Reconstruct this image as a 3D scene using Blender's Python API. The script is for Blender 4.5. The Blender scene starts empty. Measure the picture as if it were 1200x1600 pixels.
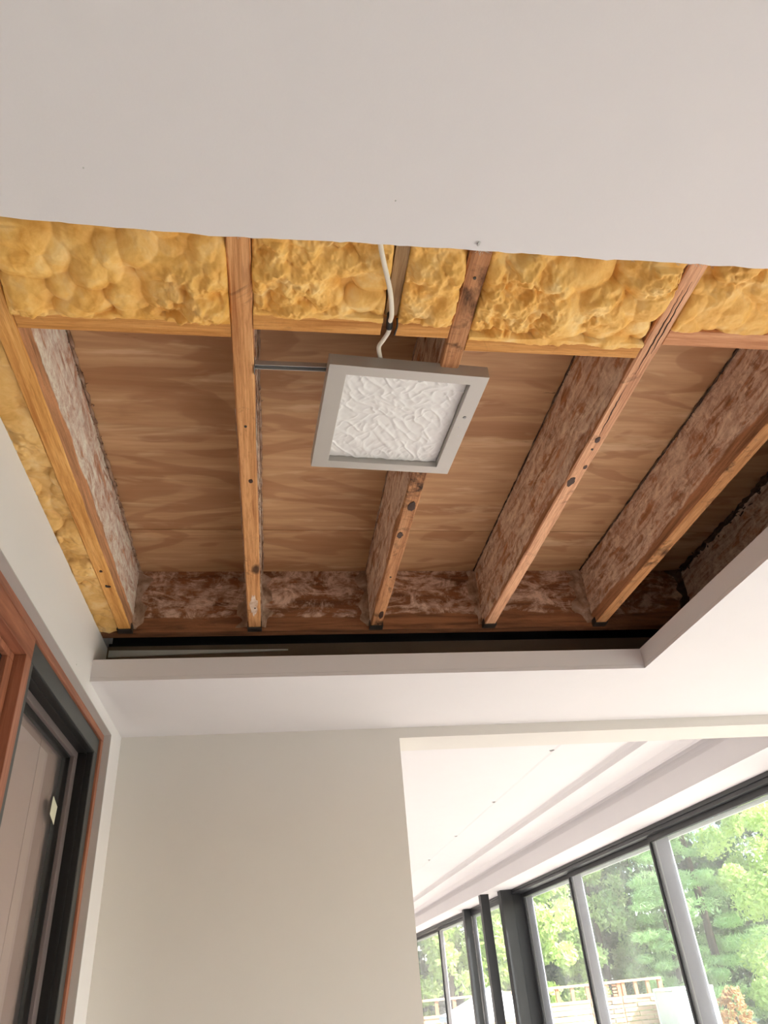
import bpy, math, random
import numpy as np
from mathutils import Matrix, Vector

C = bpy.context.scene
COL = C.collection

# ------------------------------------------------------------------ camera
cam_d = bpy.data.cameras.new('camera')
cam = bpy.data.objects.new('camera', cam_d)
COL.objects.link(cam)
r_ = Vector((0.98877872, -0.12911012, -0.075148))
u_ = Vector((-0.00944742, -0.55607708, 0.83107703))
f_ = Vector((0.14908854, 0.82104132, 0.55105694))
cam.matrix_world = Matrix(((r_.x, u_.x, -f_.x, 0), (r_.y, u_.y, -f_.y, 0), (r_.z, u_.z, -f_.z, 0), (0, 0, 0, 1)))
cam_d.sensor_fit = 'VERTICAL'
cam_d.sensor_height = 36
cam_d.lens = 36 * 1128.5 / 1600
cam_d.clip_end = 300
C.camera = cam

# ------------------------------------------------------------------ world, sun, exposure
w = bpy.data.worlds.new('sky'); C.world = w; w.use_nodes = True
wn = w.node_tree.nodes; wl = w.node_tree.links
sky = wn.new('ShaderNodeTexSky'); sky.sky_type = 'NISHITA'; sky.sun_disc = False
SUN_DIR = Vector((0.66, -0.56, 0.66)).normalized()          # towards the sun
sky.sun_elevation = math.asin(SUN_DIR.z)
sky.sun_rotation = math.atan2(SUN_DIR.x, SUN_DIR.y)
sky.air_density = 1.0; sky.dust_density = 2.0
wn['Background'].inputs[1].default_value = 0.40
wl.new(sky.outputs[0], wn['Background'].inputs[0])
sd = bpy.data.lights.new('sun', 'SUN'); sd.energy = 9.4; sd.angle = 0.01; sd.color = (1.0, 0.965, 0.94)
sun = bpy.data.objects.new('sun', sd); COL.objects.link(sun)
sun.rotation_euler = SUN_DIR.to_track_quat('Z', 'Y').to_euler()
sun.location = (10, -8, 12)
C.view_settings.view_transform = 'Standard'; C.view_settings.look = 'None'
C.view_settings.gamma = 1; C.view_settings.use_curve_mapping = False
C.view_settings.exposure = 1.07

# ------------------------------------------------------------------ helpers
rnd = random.Random(7)

def s2l(c):
    out = []
    for v in c:
        v /= 255.0
        out.append(v / 12.92 if v <= 0.04045 else ((v + 0.055) / 1.055) ** 2.4)
    return (out[0], out[1], out[2], 1.0)

class MB:
    """collects geometry for ONE mesh"""
    def __init__(s): s.v = []; s.f = []; s.mi = []
    def poly(s, pts, mi=0):
        k = len(s.v); s.v += [tuple(p) for p in pts]; s.f.append(tuple(range(k, k + len(pts)))); s.mi.append(mi)
    def box(s, a, b, mi=0):
        x0, y0, z0 = [min(a[i], b[i]) for i in range(3)]; x1, y1, z1 = [max(a[i], b[i]) for i in range(3)]
        k = len(s.v)
        s.v += [(x0, y0, z0), (x1, y0, z0), (x1, y1, z0), (x0, y1, z0), (x0, y0, z1), (x1, y0, z1), (x1, y1, z1), (x0, y1, z1)]
        for q in ((0, 3, 2, 1), (4, 5, 6, 7), (0, 1, 5, 4), (1, 2, 6, 5), (2, 3, 7, 6), (3, 0, 4, 7)):
            s.f.append(tuple(k + i for i in q)); s.mi.append(mi)
    def prism(s, pts, axis, a, b, mi=0):
        """2D polygon (in the two other axes, in order) extruded along axis from a to b"""
        def mk(p, t):
            return {'X': (t, p[0], p[1]), 'Y': (p[0], t, p[1]), 'Z': (p[0], p[1], t)}[axis]
        k = len(s.v); n = len(pts)
        s.v += [mk(p, a) for p in pts] + [mk(p, b) for p in pts]
        s.f.append(tuple(k + i for i in range(n))[::-1]); s.mi.append(mi)
        s.f.append(tuple(k + n + i for i in range(n))); s.mi.append(mi)
        for i in range(n):
            j = (i + 1) % n
            s.f.append((k + i, k + j, k + n + j, k + n + i)); s.mi.append(mi)
    def tube(s, path, rad, n=10, mi=0, flat=1.0):
        k = len(s.v); P = [Vector(p) for p in path]
        for i, p in enumerate(P):
            t = (P[min(i + 1, len(P) - 1)] - P[max(i - 1, 0)]).normalized()
            a = t.cross(Vector((0, 0, 1)))
            if a.length < 1e-3: a = t.cross(Vector((0, 1, 0)))
            a.normalize(); b = t.cross(a)
            rr = rad[i] if isinstance(rad, (list, tuple)) else rad
            for j in range(n):
                q = 2 * math.pi * j / n
                s.v.append(tuple(p + a * math.cos(q) * rr + b * math.sin(q) * rr * flat))
        for i in range(len(P) - 1):
            for j in range(n):
                j2 = (j + 1) % n
                s.f.append((k + i * n + j, k + i * n + j2, k + (i + 1) * n + j2, k + (i + 1) * n + j)); s.mi.append(mi)
        s.f.append(tuple(k + j for j in range(n))[::-1]); s.mi.append(mi)
        s.f.append(tuple(k + (len(P) - 1) * n + j for j in range(n))); s.mi.append(mi)
    def build(s, name, mats, parent=None, loc=None, bevel=0, smooth=False, fix=True):
        """verts are in world space; the object's origin goes to loc (default: the middle of its base)"""
        V = np.array(s.v, float)
        if loc is None:
            lo, hi = V.min(0), V.max(0); loc = ((lo[0] + hi[0]) / 2, (lo[1] + hi[1]) / 2, lo[2])
        loc = np.array(loc, float)
        me = bpy.data.meshes.new(name)
        me.from_pydata((V - loc).tolist(), [], s.f)
        if not isinstance(mats, (list, tuple)): mats = [mats]
        for m in mats: me.materials.append(m)
        me.polygons.foreach_set('material_index', s.mi)
        if smooth: me.polygons.foreach_set('use_smooth', [True] * len(s.f))
        me.update()
        if fix:
            import bmesh
            bm = bmesh.new(); bm.from_mesh(me); bmesh.ops.recalc_face_normals(bm, faces=bm.faces); bm.to_mesh(me); bm.free()
        o = bpy.data.objects.new(name, me); COL.objects.link(o)
        place(o, loc, parent)
        if bevel:
            b = o.modifiers.new('bevel', 'BEVEL'); b.width = bevel; b.segments = 2; b.limit_method = 'ANGLE'
        return o

def world_loc(o):
    p = Vector(o.location)
    while o.parent: o = o.parent; p += Vector(o.location)
    return p

def place(o, loc, parent):
    if parent is not None:
        o.parent = parent; o.location = Vector(loc) - world_loc(parent)
    else:
        o.location = Vector(loc)

def tag(o, label=None, cat=None, group=None, kind=None):
    if label: o['label'] = label
    if cat: o['category'] = cat
    if group: o['group'] = group
    if kind: o['kind'] = kind
    return o

def empty(name, loc):
    o = bpy.data.objects.new(name, None); COL.objects.link(o); o.location = loc; o.empty_display_size = 0.1
    return o

def np_mesh(name, V, F, mat, parent=None, loc=(0, 0, 0), smooth=True):
    V = np.asarray(V, np.float32) - np.asarray(loc, np.float32)
    F = np.asarray(F, np.int32); n = F.shape[1]
    me = bpy.data.meshes.new(name)
    me.vertices.add(len(V)); me.vertices.foreach_set('co', V.ravel())
    me.loops.add(F.size); me.loops.foreach_set('vertex_index', F.ravel())
    me.polygons.add(len(F)); me.polygons.foreach_set('loop_start', np.arange(0, F.size, n, dtype=np.int32))
    me.polygons.foreach_set('use_smooth', np.full(len(F), smooth))
    me.update(calc_edges=True); me.materials.append(mat)
    o = bpy.data.objects.new(name, me); COL.objects.link(o); place(o, loc, parent)
    return o

# 2D value noise
_T = np.random.default_rng(11).random((256, 256))
def vnoise(x, y):
    xi = np.floor(x).astype(int); yi = np.floor(y).astype(int); fx = x - xi; fy = y - yi
    fx = fx * fx * (3 - 2 * fx); fy = fy * fy * (3 - 2 * fy)
    a = _T[xi & 255, yi & 255]; b = _T[(xi + 1) & 255, yi & 255]; c = _T[xi & 255, (yi + 1) & 255]; d = _T[(xi + 1) & 255, (yi + 1) & 255]
    return (a * (1 - fx) + b * fx) * (1 - fy) + (c * (1 - fx) + d * fx) * fy
def fbm(x, y, o=4):
    s = 0; a = 0.5
    for i in range(o):
        s = s + a * vnoise(x * 2 ** i + 17.3 * i, y * 2 ** i + 9.1 * i); a *= 0.5
    return s

# ------------------------------------------------------------------ materials
class NT:
    def __init__(s, name):
        s.m = bpy.data.materials.new(name); s.m.use_nodes = True
        s.n = s.m.node_tree.nodes; s.l = s.m.node_tree.links
        s.b = s.n['Principled BSDF']
    def set(s, k, v):
        if isinstance(v, bpy.types.NodeSocket): s.l.new(v, s.b.inputs[k])
        else: s.b.inputs[k].default_value = v
    def co(s, scale=(1, 1, 1), rot=(0, 0, 0), rand=True):
        t = s.n.new('ShaderNodeTexCoord'); mp = s.n.new('ShaderNodeMapping')
        s.l.new(t.outputs['Object'], mp.inputs[0])
        mp.inputs['Scale'].default_value = scale; mp.inputs['Rotation'].default_value = rot
        if rand:
            oi = s.n.new('ShaderNodeObjectInfo'); m = s.n.new('ShaderNodeVectorMath'); m.operation = 'SCALE'
            cx = s.n.new('ShaderNodeCombineXYZ')
            for i in range(3): s.l.new(oi.outputs['Random'], cx.inputs[i])
            s.l.new(cx.outputs[0], m.inputs[0]); m.inputs['Scale'].default_value = 37.0
            s.l.new(m.outputs[0], mp.inputs['Location'])
        return mp.outputs[0]
    def noise(s, vec, scale, detail=4, rough=0.55, dist=0.0):
        t = s.n.new('ShaderNodeTexNoise'); s.l.new(vec, t.inputs['Vector'])
        t.inputs['Scale'].default_value = scale; t.inputs['Detail'].default_value = detail
        t.inputs['Roughness'].default_value = rough; t.inputs['Distortion'].default_value = dist
        return t.outputs[0]
    def ramp(s, fac, stops, interp='LINEAR'):
        t = s.n.new('ShaderNodeValToRGB'); s.l.new(fac, t.inputs[0]); t.color_ramp.interpolation = interp
        e = t.color_ramp.elements
        while len(e) < len(stops): e.new(0.5)
        for i, (p, c) in enumerate(stops):
            e[i].position = p; e[i].color = c if len(c) == 4 else s2l(c)
        return t.outputs[0]
    def mix(s, fac, a, b, mode='MIX'):
        t = s.n.new('ShaderNodeMix'); t.data_type = 'RGBA'; t.blend_type = mode
        for k, v in ((0, fac), (6, a), (7, b)):
            if isinstance(v, bpy.types.NodeSocket): s.l.new(v, t.inputs[k])
            else: t.inputs[k].default_value = v
        return t.outputs[2]
    def math(s, op, a, b=0.0, c=0.0):
        t = s.n.new('ShaderNodeMath'); t.operation = op
        for k, v in enumerate((a, b, c)):
            if isinstance(v, bpy.types.NodeSocket): s.l.new(v, t.inputs[k])
            else: t.inputs[k].default_value = v
        return t.outputs[0]
    def sep(s, vec):
        t = s.n.new('ShaderNodeSeparateXYZ'); s.l.new(vec, t.inputs[0]); return t.outputs
    def bump(s, h, strength=0.3, dist=0.002):
        t = s.n.new('ShaderNodeBump'); s.l.new(h, t.inputs['Height']); t.inputs['Strength'].default_value = strength
        t.inputs['Distance'].default_value = dist; s.l.new(t.outputs[0], s.b.inputs['Normal'])

def g(v): return (v, v, v, 1)

def plain(name, rgb, rough=0.6, metal=0.0, var=0.04, spec=0.5, bump=0.0):
    t = NT(name); c = s2l(rgb); v = t.co()
    n = t.noise(v, 6, 5)
    d = tuple(x * (1 - var * 2) for x in c[:3]) + (1,)
    t.set('Base Color', t.mix(n, d, tuple(min(1, x * (1 + var)) for x in c[:3]) + (1,)))
    t.set('Roughness', rough); t.set('Metallic', metal); t.set('Specular IOR Level', spec)
    if bump: t.bump(t.noise(v, 220, 3), bump, 0.001)
    return t.m

M = {}
M['paint'] = plain('white_wall_paint', (230, 226, 227), 0.75, var=0.012, spec=0.25, bump=0.12)
M['paint_grey'] = plain('warm_grey_wall_paint', (226, 221, 215), 0.75, var=0.012, spec=0.25, bump=0.12)
M['bead'] = plain('bare_corner_bead', (196, 193, 190), 0.5, var=0.05)
M['gyp'] = plain('cut_drywall_core', (190, 180, 168), 0.9, var=0.1, bump=0.5)
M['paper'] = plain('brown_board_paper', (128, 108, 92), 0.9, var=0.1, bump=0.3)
M['black_metal'] = plain('black_aluminium', (44, 45, 48), 0.42, 0.0, 0.05)
M['dark_metal'] = plain('charcoal_aluminium', (68, 71, 72), 0.45, 0.0, 0.05)
M['jet'] = plain('black_rubber', (20, 20, 22), 0.6)
M['sash_metal'] = plain('taupe_sash_aluminium', (116, 104, 104), 0.45)
M['light_metal'] = plain('pale_grey_aluminium', (176, 174, 188), 0.4)
M['white_vinyl'] = plain('white_vinyl', (235, 235, 232), 0.5)
M['fixture'] = plain('satin_grey_metal', (186, 181, 175), 0.42, 0.35, 0.03)
M['steel'] = plain('zinc_steel', (150, 150, 150), 0.35, 0.9, 0.1)
M['hanger'] = plain('dull_dark_steel', (78, 72, 66), 0.55, 0.6, 0.15)
M['cable'] = plain('off_white_cable_sheath', (232, 222, 206), 0.5)
M['reflection_sheet'] = plain('taupe_reflection_tone', (196, 172, 164), 0.8, var=0.05)  # tone of the room's reflection in the left panes, put into a sheet
M['sticker'] = plain('cream_paper_sticker', (225, 222, 200), 0.7)
M['canvas'] = plain('white_canvas', (240, 240, 236), 0.8)
M['roof'] = plain('grey_roofing', (120, 118, 115), 0.9)
M['trunk'] = plain('grey_brown_bark', (92, 76, 62), 0.9, var=0.2, bump=0.8)

def wood_floor():
    t = NT('pale_oak_floor'); v = t.co((1, 12, 1), rand=False)
    n = t.noise(v, 3, 6, 0.6, 0.4)
    t.set('Base Color', t.ramp(n, [(0.3, (168, 155, 151)), (0.7, (196, 184, 181))])); t.set('Roughness', 0.45)
    return t.m
M['floor'] = wood_floor()

def pine(name, c_dark, c_mid, c_light, axis='Y', stain=0.35, knots=True, stainc=(52, 30, 18)):
    """bare framing lumber: straight grain along axis, knots and water stains"""
    t = NT(name)
    sc = {'Y': (26, 1.1, 26), 'X': (1.1, 26, 26), 'Z': (26, 26, 1.1)}[axis]
    v = t.co(sc); v1 = t.co((1, 1, 1))
    n = t.noise(v, 3.0, 6, 0.65, 0.6)
    col = t.ramp(n, [(0.28, c_dark), (0.5, c_mid), (0.72, c_light)])
    # tight latewood lines
    n2 = t.noise(v, 9.0, 3, 0.5, 0.2)
    col = t.mix(t.ramp(n2, [(0.44, g(0)), (0.5, g(0.4)), (0.56, g(0))]), col, s2l(c_dark))
    # stains with a shape of their own
    st = t.noise(v1, 7.0, 6, 0.7, 0.8)
    col = t.mix(t.ramp(st, [(0.62 - stain * 0.15, g(0)), (0.72 - stain * 0.1, g(min(1, stain * 2)))]), col, s2l(stainc))
    if knots:
        k = {'Y': (1, 0.42, 1), 'X': (0.42, 1, 1), 'Z': (1, 1, 0.42)}[axis]
        vo = t.n.new('ShaderNodeTexVoronoi'); vo.inputs['Scale'].default_value = 9; t.l.new(t.co(k), vo.inputs['Vector'])
        col = t.mix(t.ramp(vo.outputs['Distance'], [(0.08, g(0.9)), (0.14, g(0))]), col, s2l((60, 32, 18)))
    t.set('Base Color', col); t.set('Roughness', 0.72); t.set('Specular IOR Level', 0.25)
    t.bump(t.math('ADD', n2, t.noise(v1, 120, 4)), 0.45, 0.0015)
    return t.m

def residue_side(name, amount, base, pale, z0=0.0, edge=0.03, grain='Y', axis_amp=0.03):
    """side of a joist still coated with a skin of torn foam; the coat stops short of the bottom edge"""
    t = NT(name)
    sc = {'Y': (20, 1.6, 20), 'X': (1.6, 20, 20)}[grain]
    v = t.co(sc); v1 = t.co((1, 1, 1)); raw = t.co((1, 1, 1), rand=False)
    n = t.noise(v, 2.6, 6, 0.65, 0.6)
    d = tuple(x * 0.62 for x in base)
    wood = t.ramp(n, [(0.28, d), (0.55, base), (0.8, tuple(min(255, x * 1.18) for x in base))])
    # torn streaks
    s1 = t.noise(t.co({'Y': (14, 3.2, 14), 'X': (4, 14, 9)}[grain], rot=(0.35, 0, 0)), 2.2, 8, 0.72, 1.2)
    s2 = t.noise(v1, 10, 8, 0.72, 1.6)
    m = t.math('ADD', t.math('MULTIPLY', s1, 0.55), t.math('MULTIPLY', s2, 0.45))
    lo = 0.62 - amount * 0.3
    mask = t.ramp(m, [(lo - 0.035, g(0)), (lo + 0.06, g(1))])
    # wavy lower limit of the coat
    z = t.sep(raw)[2]
    wob = t.math('MULTIPLY', t.noise(t.co((1, 1, 0.2)), 3.2, 5, 0.6), 0.085)
    lim = t.math('SUBTRACT', z, t.math('ADD', wob, z0 + edge - 0.042))
    zm = t.math('MULTIPLY', lim, 180); zc = t.n.new('ShaderNodeClamp'); t.l.new(zm, zc.inputs[0])
    mask = t.math('MULTIPLY', t.math('MULTIPLY', mask, zc.outputs[0]), 0.85)
    p2 = t.mix(t.ramp(t.math('ADD', t.math('MULTIPLY', t.noise(v1, 22, 7, 0.75, 1.0), 0.5), t.math('MULTIPLY', s1, 0.5)), [(0.40, g(0)), (0.60, g(1))]), s2l((pale[0] * 0.80, pale[1] * 0.72, pale[2] * 0.68)), s2l(tuple(min(255, x * 1.16) for x in pale)))
    col = t.mix(mask, wood, p2)
    t.set('Base Color', col); t.set('Roughness', 0.85); t.set('Specular IOR Level', 0.2)
    t.bump(t.math('ADD', t.math('MULTIPLY', m, 1.6), t.noise(v1, 90, 5)), 0.6, 0.004)
    return t.m

M['pine_y1'] = pine('golden_pine_lumber', (178, 112, 52), (224, 164, 92), (240, 186, 116), 'Y', 0.12)
M['pine_y2'] = pine('orange_pine_lumber', (168, 108, 62), (214, 156, 102), (232, 178, 126), 'Y', 0.42)
M['pine_y3'] = pine('stained_pine_lumber', (126, 78, 48), (188, 132, 90), (212, 160, 116), 'Y', 0.65)
M['pine_y4'] = pine('pink_pine_lumber', (160, 104, 74), (222, 168, 130), (236, 188, 150), 'Y', 0.3)
M['pine_x'] = pine('orange_pine_blocking', (162, 100, 46), (212, 152, 84), (228, 172, 106), 'X', 0.2, knots=False)
M['pine_x2'] = pine('pinkish_pine_blocking', (170, 106, 72), (206, 146, 104), (222, 170, 128), 'X', 0.1, knots=False)
M['foam_side1'] = residue_side('joist_side_thick_pale_residue', 0.68, (206, 148, 108), (246, 220, 208), edge=0.05)
M['foam_side2'] = residue_side('joist_side_thin_residue', 0.58, (190, 136, 100), (232, 206, 188), edge=0.012)
M['foam_side3'] = residue_side('joist_side_brown_residue', 0.58, (186, 134, 100), (230, 204, 186), edge=0.035)
M['foam_rim'] = residue_side('rim_board_blotchy_residue', 0.42, (146, 98, 68), (206, 178, 158), edge=0.05, grain='X')

def foam_mat(name, a, b, c):
    t = NT(name); v = t.co((1, 1, 1))
    n = t.noise(v, 22, 6, 0.6, 0.5); n2 = t.noise(v, 5, 3)
    col = t.ramp(n, [(0.3, a), (0.52, b), (0.75, c)])
    col = t.mix(t.ramp(n2, [(0.45, g(0)), (0.7, g(0.45))]), col, s2l(a))
    t.set('Base Color', col); t.set('Roughness', 0.55); t.set('Specular IOR Level', 0.35)
    t.bump(t.noise(v, 260, 4), 0.3, 0.001)
    return t.m
M['scrap_pale'] = foam_mat('whitish_scrape', (176, 128, 88), (224, 200, 180), (240, 226, 212))
def ply_mat():
    t = NT('fir_plywood'); v = t.co((1.0, 9, 9)); v1 = t.co((1, 1, 1)); v2 = t.co((0.55, 1.7, 1))
    n = t.noise(v, 2.4, 6, 0.6, 0.5)
    col = t.ramp(n, [(0.3, (180, 138, 98)), (0.5, (200, 158, 116)), (0.7, (216, 176, 134))])
    # broad cathedral figure: sharp edged contour shapes of a smooth noise stretched along the grain
    c = t.noise(t.co((0.8, 2.4, 1)), 1.7, 3.0, 0.5, 0.7)
    band = t.math('PINGPONG', t.math('MULTIPLY', c, 9.0), 1.0)
    col = t.mix(t.ramp(band, [(0.0, g(0.62)), (0.30, g(0.5)), (0.42, g(0.08)), (1, g(0))]), col, s2l((158, 108, 70)))
    pale = t.noise(t.co((1.3, 6, 1)), 2.2, 4, 0.6, 0.4)
    col = t.mix(t.ramp(pale, [(0.56, g(0)), (0.66, g(0.55))]), col, s2l((230, 198, 158)))
    col = t.mix(t.ramp(t.noise(t.co((1.2, 30, 30)), 3, 3), [(0.45, g(0)), (0.62, g(0.3))]), col, s2l((184, 134, 96)))
    col = t.mix(t.ramp(t.noise(t.co((1.5, 9, 1)), 4, 5, 0.7), [(0.70, g(0)), (0.74, g(0.7))]), col, s2l((96, 66, 46)))
    t.set('Base Color', col); t.set('Roughness', 0.6); t.set('Specular IOR Level', 0.35)
    t.bump(t.noise(v, 14, 4), 0.12, 0.001)
    return t.m
M['ply'] = ply_mat()

M['foam'] = foam_mat('yellow_spray_foam', (222, 160, 70), (243, 192, 106), (250, 216, 150))
M['foam2'] = foam_mat('pale_yellow_spray_foam', (212, 160, 84), (236, 190, 118), (244, 212, 154))
M['scrap'] = foam_mat('torn_foam_scrap', (112, 80, 58), (176, 146, 124), (216, 194, 176))
M['scrap_dark'] = foam_mat('dirty_foam_scrap', (40, 28, 20), (84, 62, 48), (130, 108, 90))

def redwood(name, sc):
    t = NT(name); v = t.co(sc); n = t.noise(v, 3, 6, 0.6, 0.4)
    t.set('Base Color', t.ramp(n, [(0.3, (128, 74, 54)), (0.55, (164, 104, 78)), (0.75, (190, 130, 100))]))
    t.set('Roughness', 0.45); t.bump(n, 0.15, 0.001)
    return t.m
M['redwood'] = redwood('redwood_trim', (22, 22, 1.4)); M['redwood_h'] = redwood('redwood_head_trim', (22, 1.4, 22))

def glass_mat(name, tint, gloss, veil):
    m = bpy.data.materials.new(name); m.use_nodes = True; n = m.node_tree.nodes; l = m.node_tree.links
    n.remove(n['Principled BSDF'])
    tr = n.new('ShaderNodeBsdfTransparent'); tr.inputs[0].default_value = tint
    gl = n.new('ShaderNodeBsdfGlossy'); gl.inputs['Roughness'].default_value = 0.02
    df = n.new('ShaderNodeBsdfDiffuse'); df.inputs[0].default_value = (0.85, 0.88, 0.9, 1)
    fr = n.new('ShaderNodeFresnel'); fr.inputs[0].default_value = gloss
    tx = n.new('ShaderNodeTexCoord'); no = n.new('ShaderNodeTexNoise'); no.inputs['Scale'].default_value = 1.7; no.inputs['Detail'].default_value = 3
    l.new(tx.outputs['Object'], no.inputs['Vector'])
    mu = n.new('ShaderNodeMath'); mu.operation = 'MULTIPLY'; mu.inputs[1].default_value = veil; l.new(no.outputs[0], mu.inputs[0])  # whitish diffuse veil mixed into the pane for haze and an overexposed view
    a = n.new('ShaderNodeMixShader'); b = n.new('ShaderNodeMixShader')
    ge = n.new('ShaderNodeNewGeometry'); om = n.new('ShaderNodeMath'); om.operation = 'SUBTRACT'; om.inputs[0].default_value = 1; l.new(ge.outputs['Backfacing'], om.inputs[1])
    fm = n.new('ShaderNodeMath'); fm.operation = 'MULTIPLY'; l.new(fr.outputs[0], fm.inputs[0]); l.new(om.outputs[0], fm.inputs[1])
    l.new(fm.outputs[0], a.inputs[0]); l.new(tr.outputs[0], a.inputs[1]); l.new(gl.outputs[0], a.inputs[2])
    l.new(mu.outputs[0], b.inputs[0]); l.new(a.outputs[0], b.inputs[1]); l.new(df.outputs[0], b.inputs[2])
    l.new(b.outputs[0], n['Material Output'].inputs[0])
    return m
M['glass'] = glass_mat('window_glass', (0.94, 0.97, 0.96, 1), 1.5, 0.27)
M['glass_dark'] = glass_mat('dim_window_glass', (0.93, 0.92, 0.92, 1), 1.45, 0.05)

def diffuser_mat():
    t = NT('white_crinkled_diffuser'); t.set('Base Color', s2l((232, 230, 228))); t.set('Roughness', 0.42)
    t.set('Subsurface Weight', 0.1); t.set('Subsurface Radius', (0.01, 0.01, 0.01)); t.bump(t.noise(t.co((1, 1, 1)), 300, 2), 0.05, 0.0005)
    return t.m
M['diffuser'] = diffuser_mat()

def leaf_mat(name, a, b, c, sc=1.2):
    t = NT(name); v = t.co((1, 1, 1)); n = t.noise(v, sc, 5, 0.7); n2 = t.noise(v, 9, 3)
    t.set('Base Color', t.ramp(t.math('ADD', t.math('MULTIPLY', n, 0.6), t.math('MULTIPLY', n2, 0.4)), [(0.35, a), (0.5, b), (0.66, c)]))
    t.set('Roughness', 0.5); t.set('Specular IOR Level', 0.3)
    # light passing through the leaves
    tl = t.n.new('ShaderNodeBsdfTranslucent'); tl.inputs[0].default_value = s2l(c)
    mx = t.n.new('ShaderNodeMixShader'); mx.inputs[0].default_value = 0.35
    t.l.new(t.b.outputs[0], mx.inputs[1]); t.l.new(tl.outputs[0], mx.inputs[2]); t.l.new(mx.outputs[0], t.n['Material Output'].inputs[0])
    return t.m
M['leaf_a'] = leaf_mat('bright_green_leaves', (134, 162, 80), (198, 220, 128), (230, 240, 172))
M['leaf_b'] = leaf_mat('mid_green_leaves', (112, 144, 86), (172, 198, 126), (214, 228, 164))
M['needle'] = leaf_mat('soft_green_pine_needles', (124, 164, 104), (180, 214, 146), (216, 236, 182))
M['leaf_d'] = leaf_mat('dark_green_leaves', (64, 90, 60), (98, 128, 84), (140, 168, 112))
M['dry'] = leaf_mat('dry_brown_leaves', (140, 96, 58), (190, 146, 98), (214, 180, 138))
M['grass'] = plain('short_lawn', (116, 132, 82), 0.9, var=0.15)
M['paving'] = plain('pale_patio_paving', (205, 196, 182), 0.8, var=0.06)
M['fence'] = pine('weathered_cedar', (170, 132, 100), (205, 172, 138), (224, 198, 168), 'X', 0.05, knots=False)
M['fence_red'] = pine('orange_cedar_post', (160, 98, 62), (198, 138, 98), (214, 164, 124), 'Z', 0.05, knots=False)
M['poly'] = plain('milky_polycarbonate', (206, 220, 216), 0.3, var=0.08)

# ------------------------------------------------------------------ room shell (the setting)
XL = -0.56; YW = 2.81; ZF = -1.45; ZC = 1.027; ZS = 0.86; XW = 2.525; ZH = 0.795; YB = -4.2; YE = 16.0
def struct(o): o['kind'] = 'structure'; return o
def sbox(name, a, b, mat, parent=None):
    m = MB(); m.box(a, b); o = m.build(name, mat, parent)
    return o if parent else struct(o)

sbox('floor', (-0.75, YB - 0.1, ZF - 0.1), (XW + 0.14, YE + 0.1, ZF), M['floor'])

# ceiling beside the camera, cut open along a ragged edge
m = MB(); pts = [(XL, YB), (1.27, YB)]
n = 130
edge = []
for i in range(n + 1):
    x = 1.27 + (XL - 1.27) * i / n
    y = 0.7365 + 0.003 * (vnoise(np.array(x * 9 + 40), np.array(3.0)) - 0.5) + 0.0025 * (vnoise(np.array(x * 60 + 40), np.array(9.0)) - 0.5) + rnd.uniform(-0.0009, 0.0009)
    y += 0.010 * (x - 0.25) * -0.5
    if x < -0.2: y -= (-0.2 - x) * 0.035
    edge.append((x, float(y)))
m.prism(pts + edge, 'Z', ZC, ZC + 0.0115)
ceil1 = struct(m.build('ceiling', M['paint'], fix=True))
# torn paper fibres and a nail pop with a smear along the cut
m = MB()
def fuzz(m, x, y, z, k, s):
    for i in range(k):
        a = rnd.uniform(0, 6.28); L = s * rnd.uniform(0.5, 1.3)
        p = [(x + rnd.uniform(-s, s) * 0.8, y + rnd.uniform(-0.001, 0.002), z)]
        for j in range(3):
            q = p[-1]; a += rnd.uniform(-0.7, 0.7)
            p.append((q[0] + math.cos(a) * L / 3, q[1] + abs(math.sin(a)) * L / 4, q[2] - rnd.uniform(0, L / 5)))
        m.tube(p, 0.0004, 4)
for x, k, s in ((0.338, 9, 0.010), (-0.066, 6, 0.006), (0.70, 5, 0.008), (0.735, 6, 0.012), (0.765, 7, 0.010), (0.03, 3, 0.004), (-0.2, 3, 0.004), (0.5, 3, 0.004), (0.61, 3, 0.005)):
    fuzz(m, x, 0.7355 - 0.005 * (x - 0.25), ZC + 0.002, k, s)
o = m.build('paper_fibre', M['gyp'], ceil1, fix=False); o['kind'] = 'stuff'
for x, y, r in ((0.333, 0.722, 0.005), (0.182, 0.655, 0.0016), (0.93, 0.60, 0.0022), (-0.28, 0.64, 0.0015), (0.88, 0.655, 0.0025)):
    m = MB(); m.tube([(x, y, ZC + 0.001), (x, y, ZC - 0.0006), (x + r * 0.3, y, ZC - 0.0012)], [r, r * 0.9, r * 0.35], 14, 0)
    m.build('nail_pop', M['bead'], ceil1, smooth=True)

# dropped ceiling border on the far and right sides
m = MB()
m.prism([(XL, 2.234), (1.27, 2.234), (1.27, YB), (XW, YB), (XW, YW), (XL, YW)], 'Z', ZS, ZS + 0.012)
struct(m.build('ceiling', M['paint']))
# upstand of the border: far piece and right piece, mitred
m = MB(); m.prism([(XL, 2.234), (1.27, 2.234), (1.285, 2.249), (XL, 2.249)], 'Z', ZS + 0.0125, 0.931)
struct(m.build('trim_1', M['paint']))
m = MB(); m.prism([(1.27, 2.2335), (1.2705, 0.7), (1.285, 0.7), (1.285, 2.2485)], 'Z', ZS + 0.0125, 0.931)
struct(m.build('trim_2', M['paint']))
sbox('trim_2', (1.27, YB, ZS + 0.0125), (1.285, 0.699, ZC + 0.02), M['paint'])
# cut top of the old wall board behind the upstand, with a loose tapering bead
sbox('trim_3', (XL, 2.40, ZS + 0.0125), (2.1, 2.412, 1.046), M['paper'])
m = MB(); m.prism([(-0.553, 1.006), (-0.553, 1.029), (0.05, 1.0225), (0.05, 1.0195)], 'Y', 2.392, 2.3995)
struct(m.build('trim_4', M['white_vinyl']))
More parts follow.
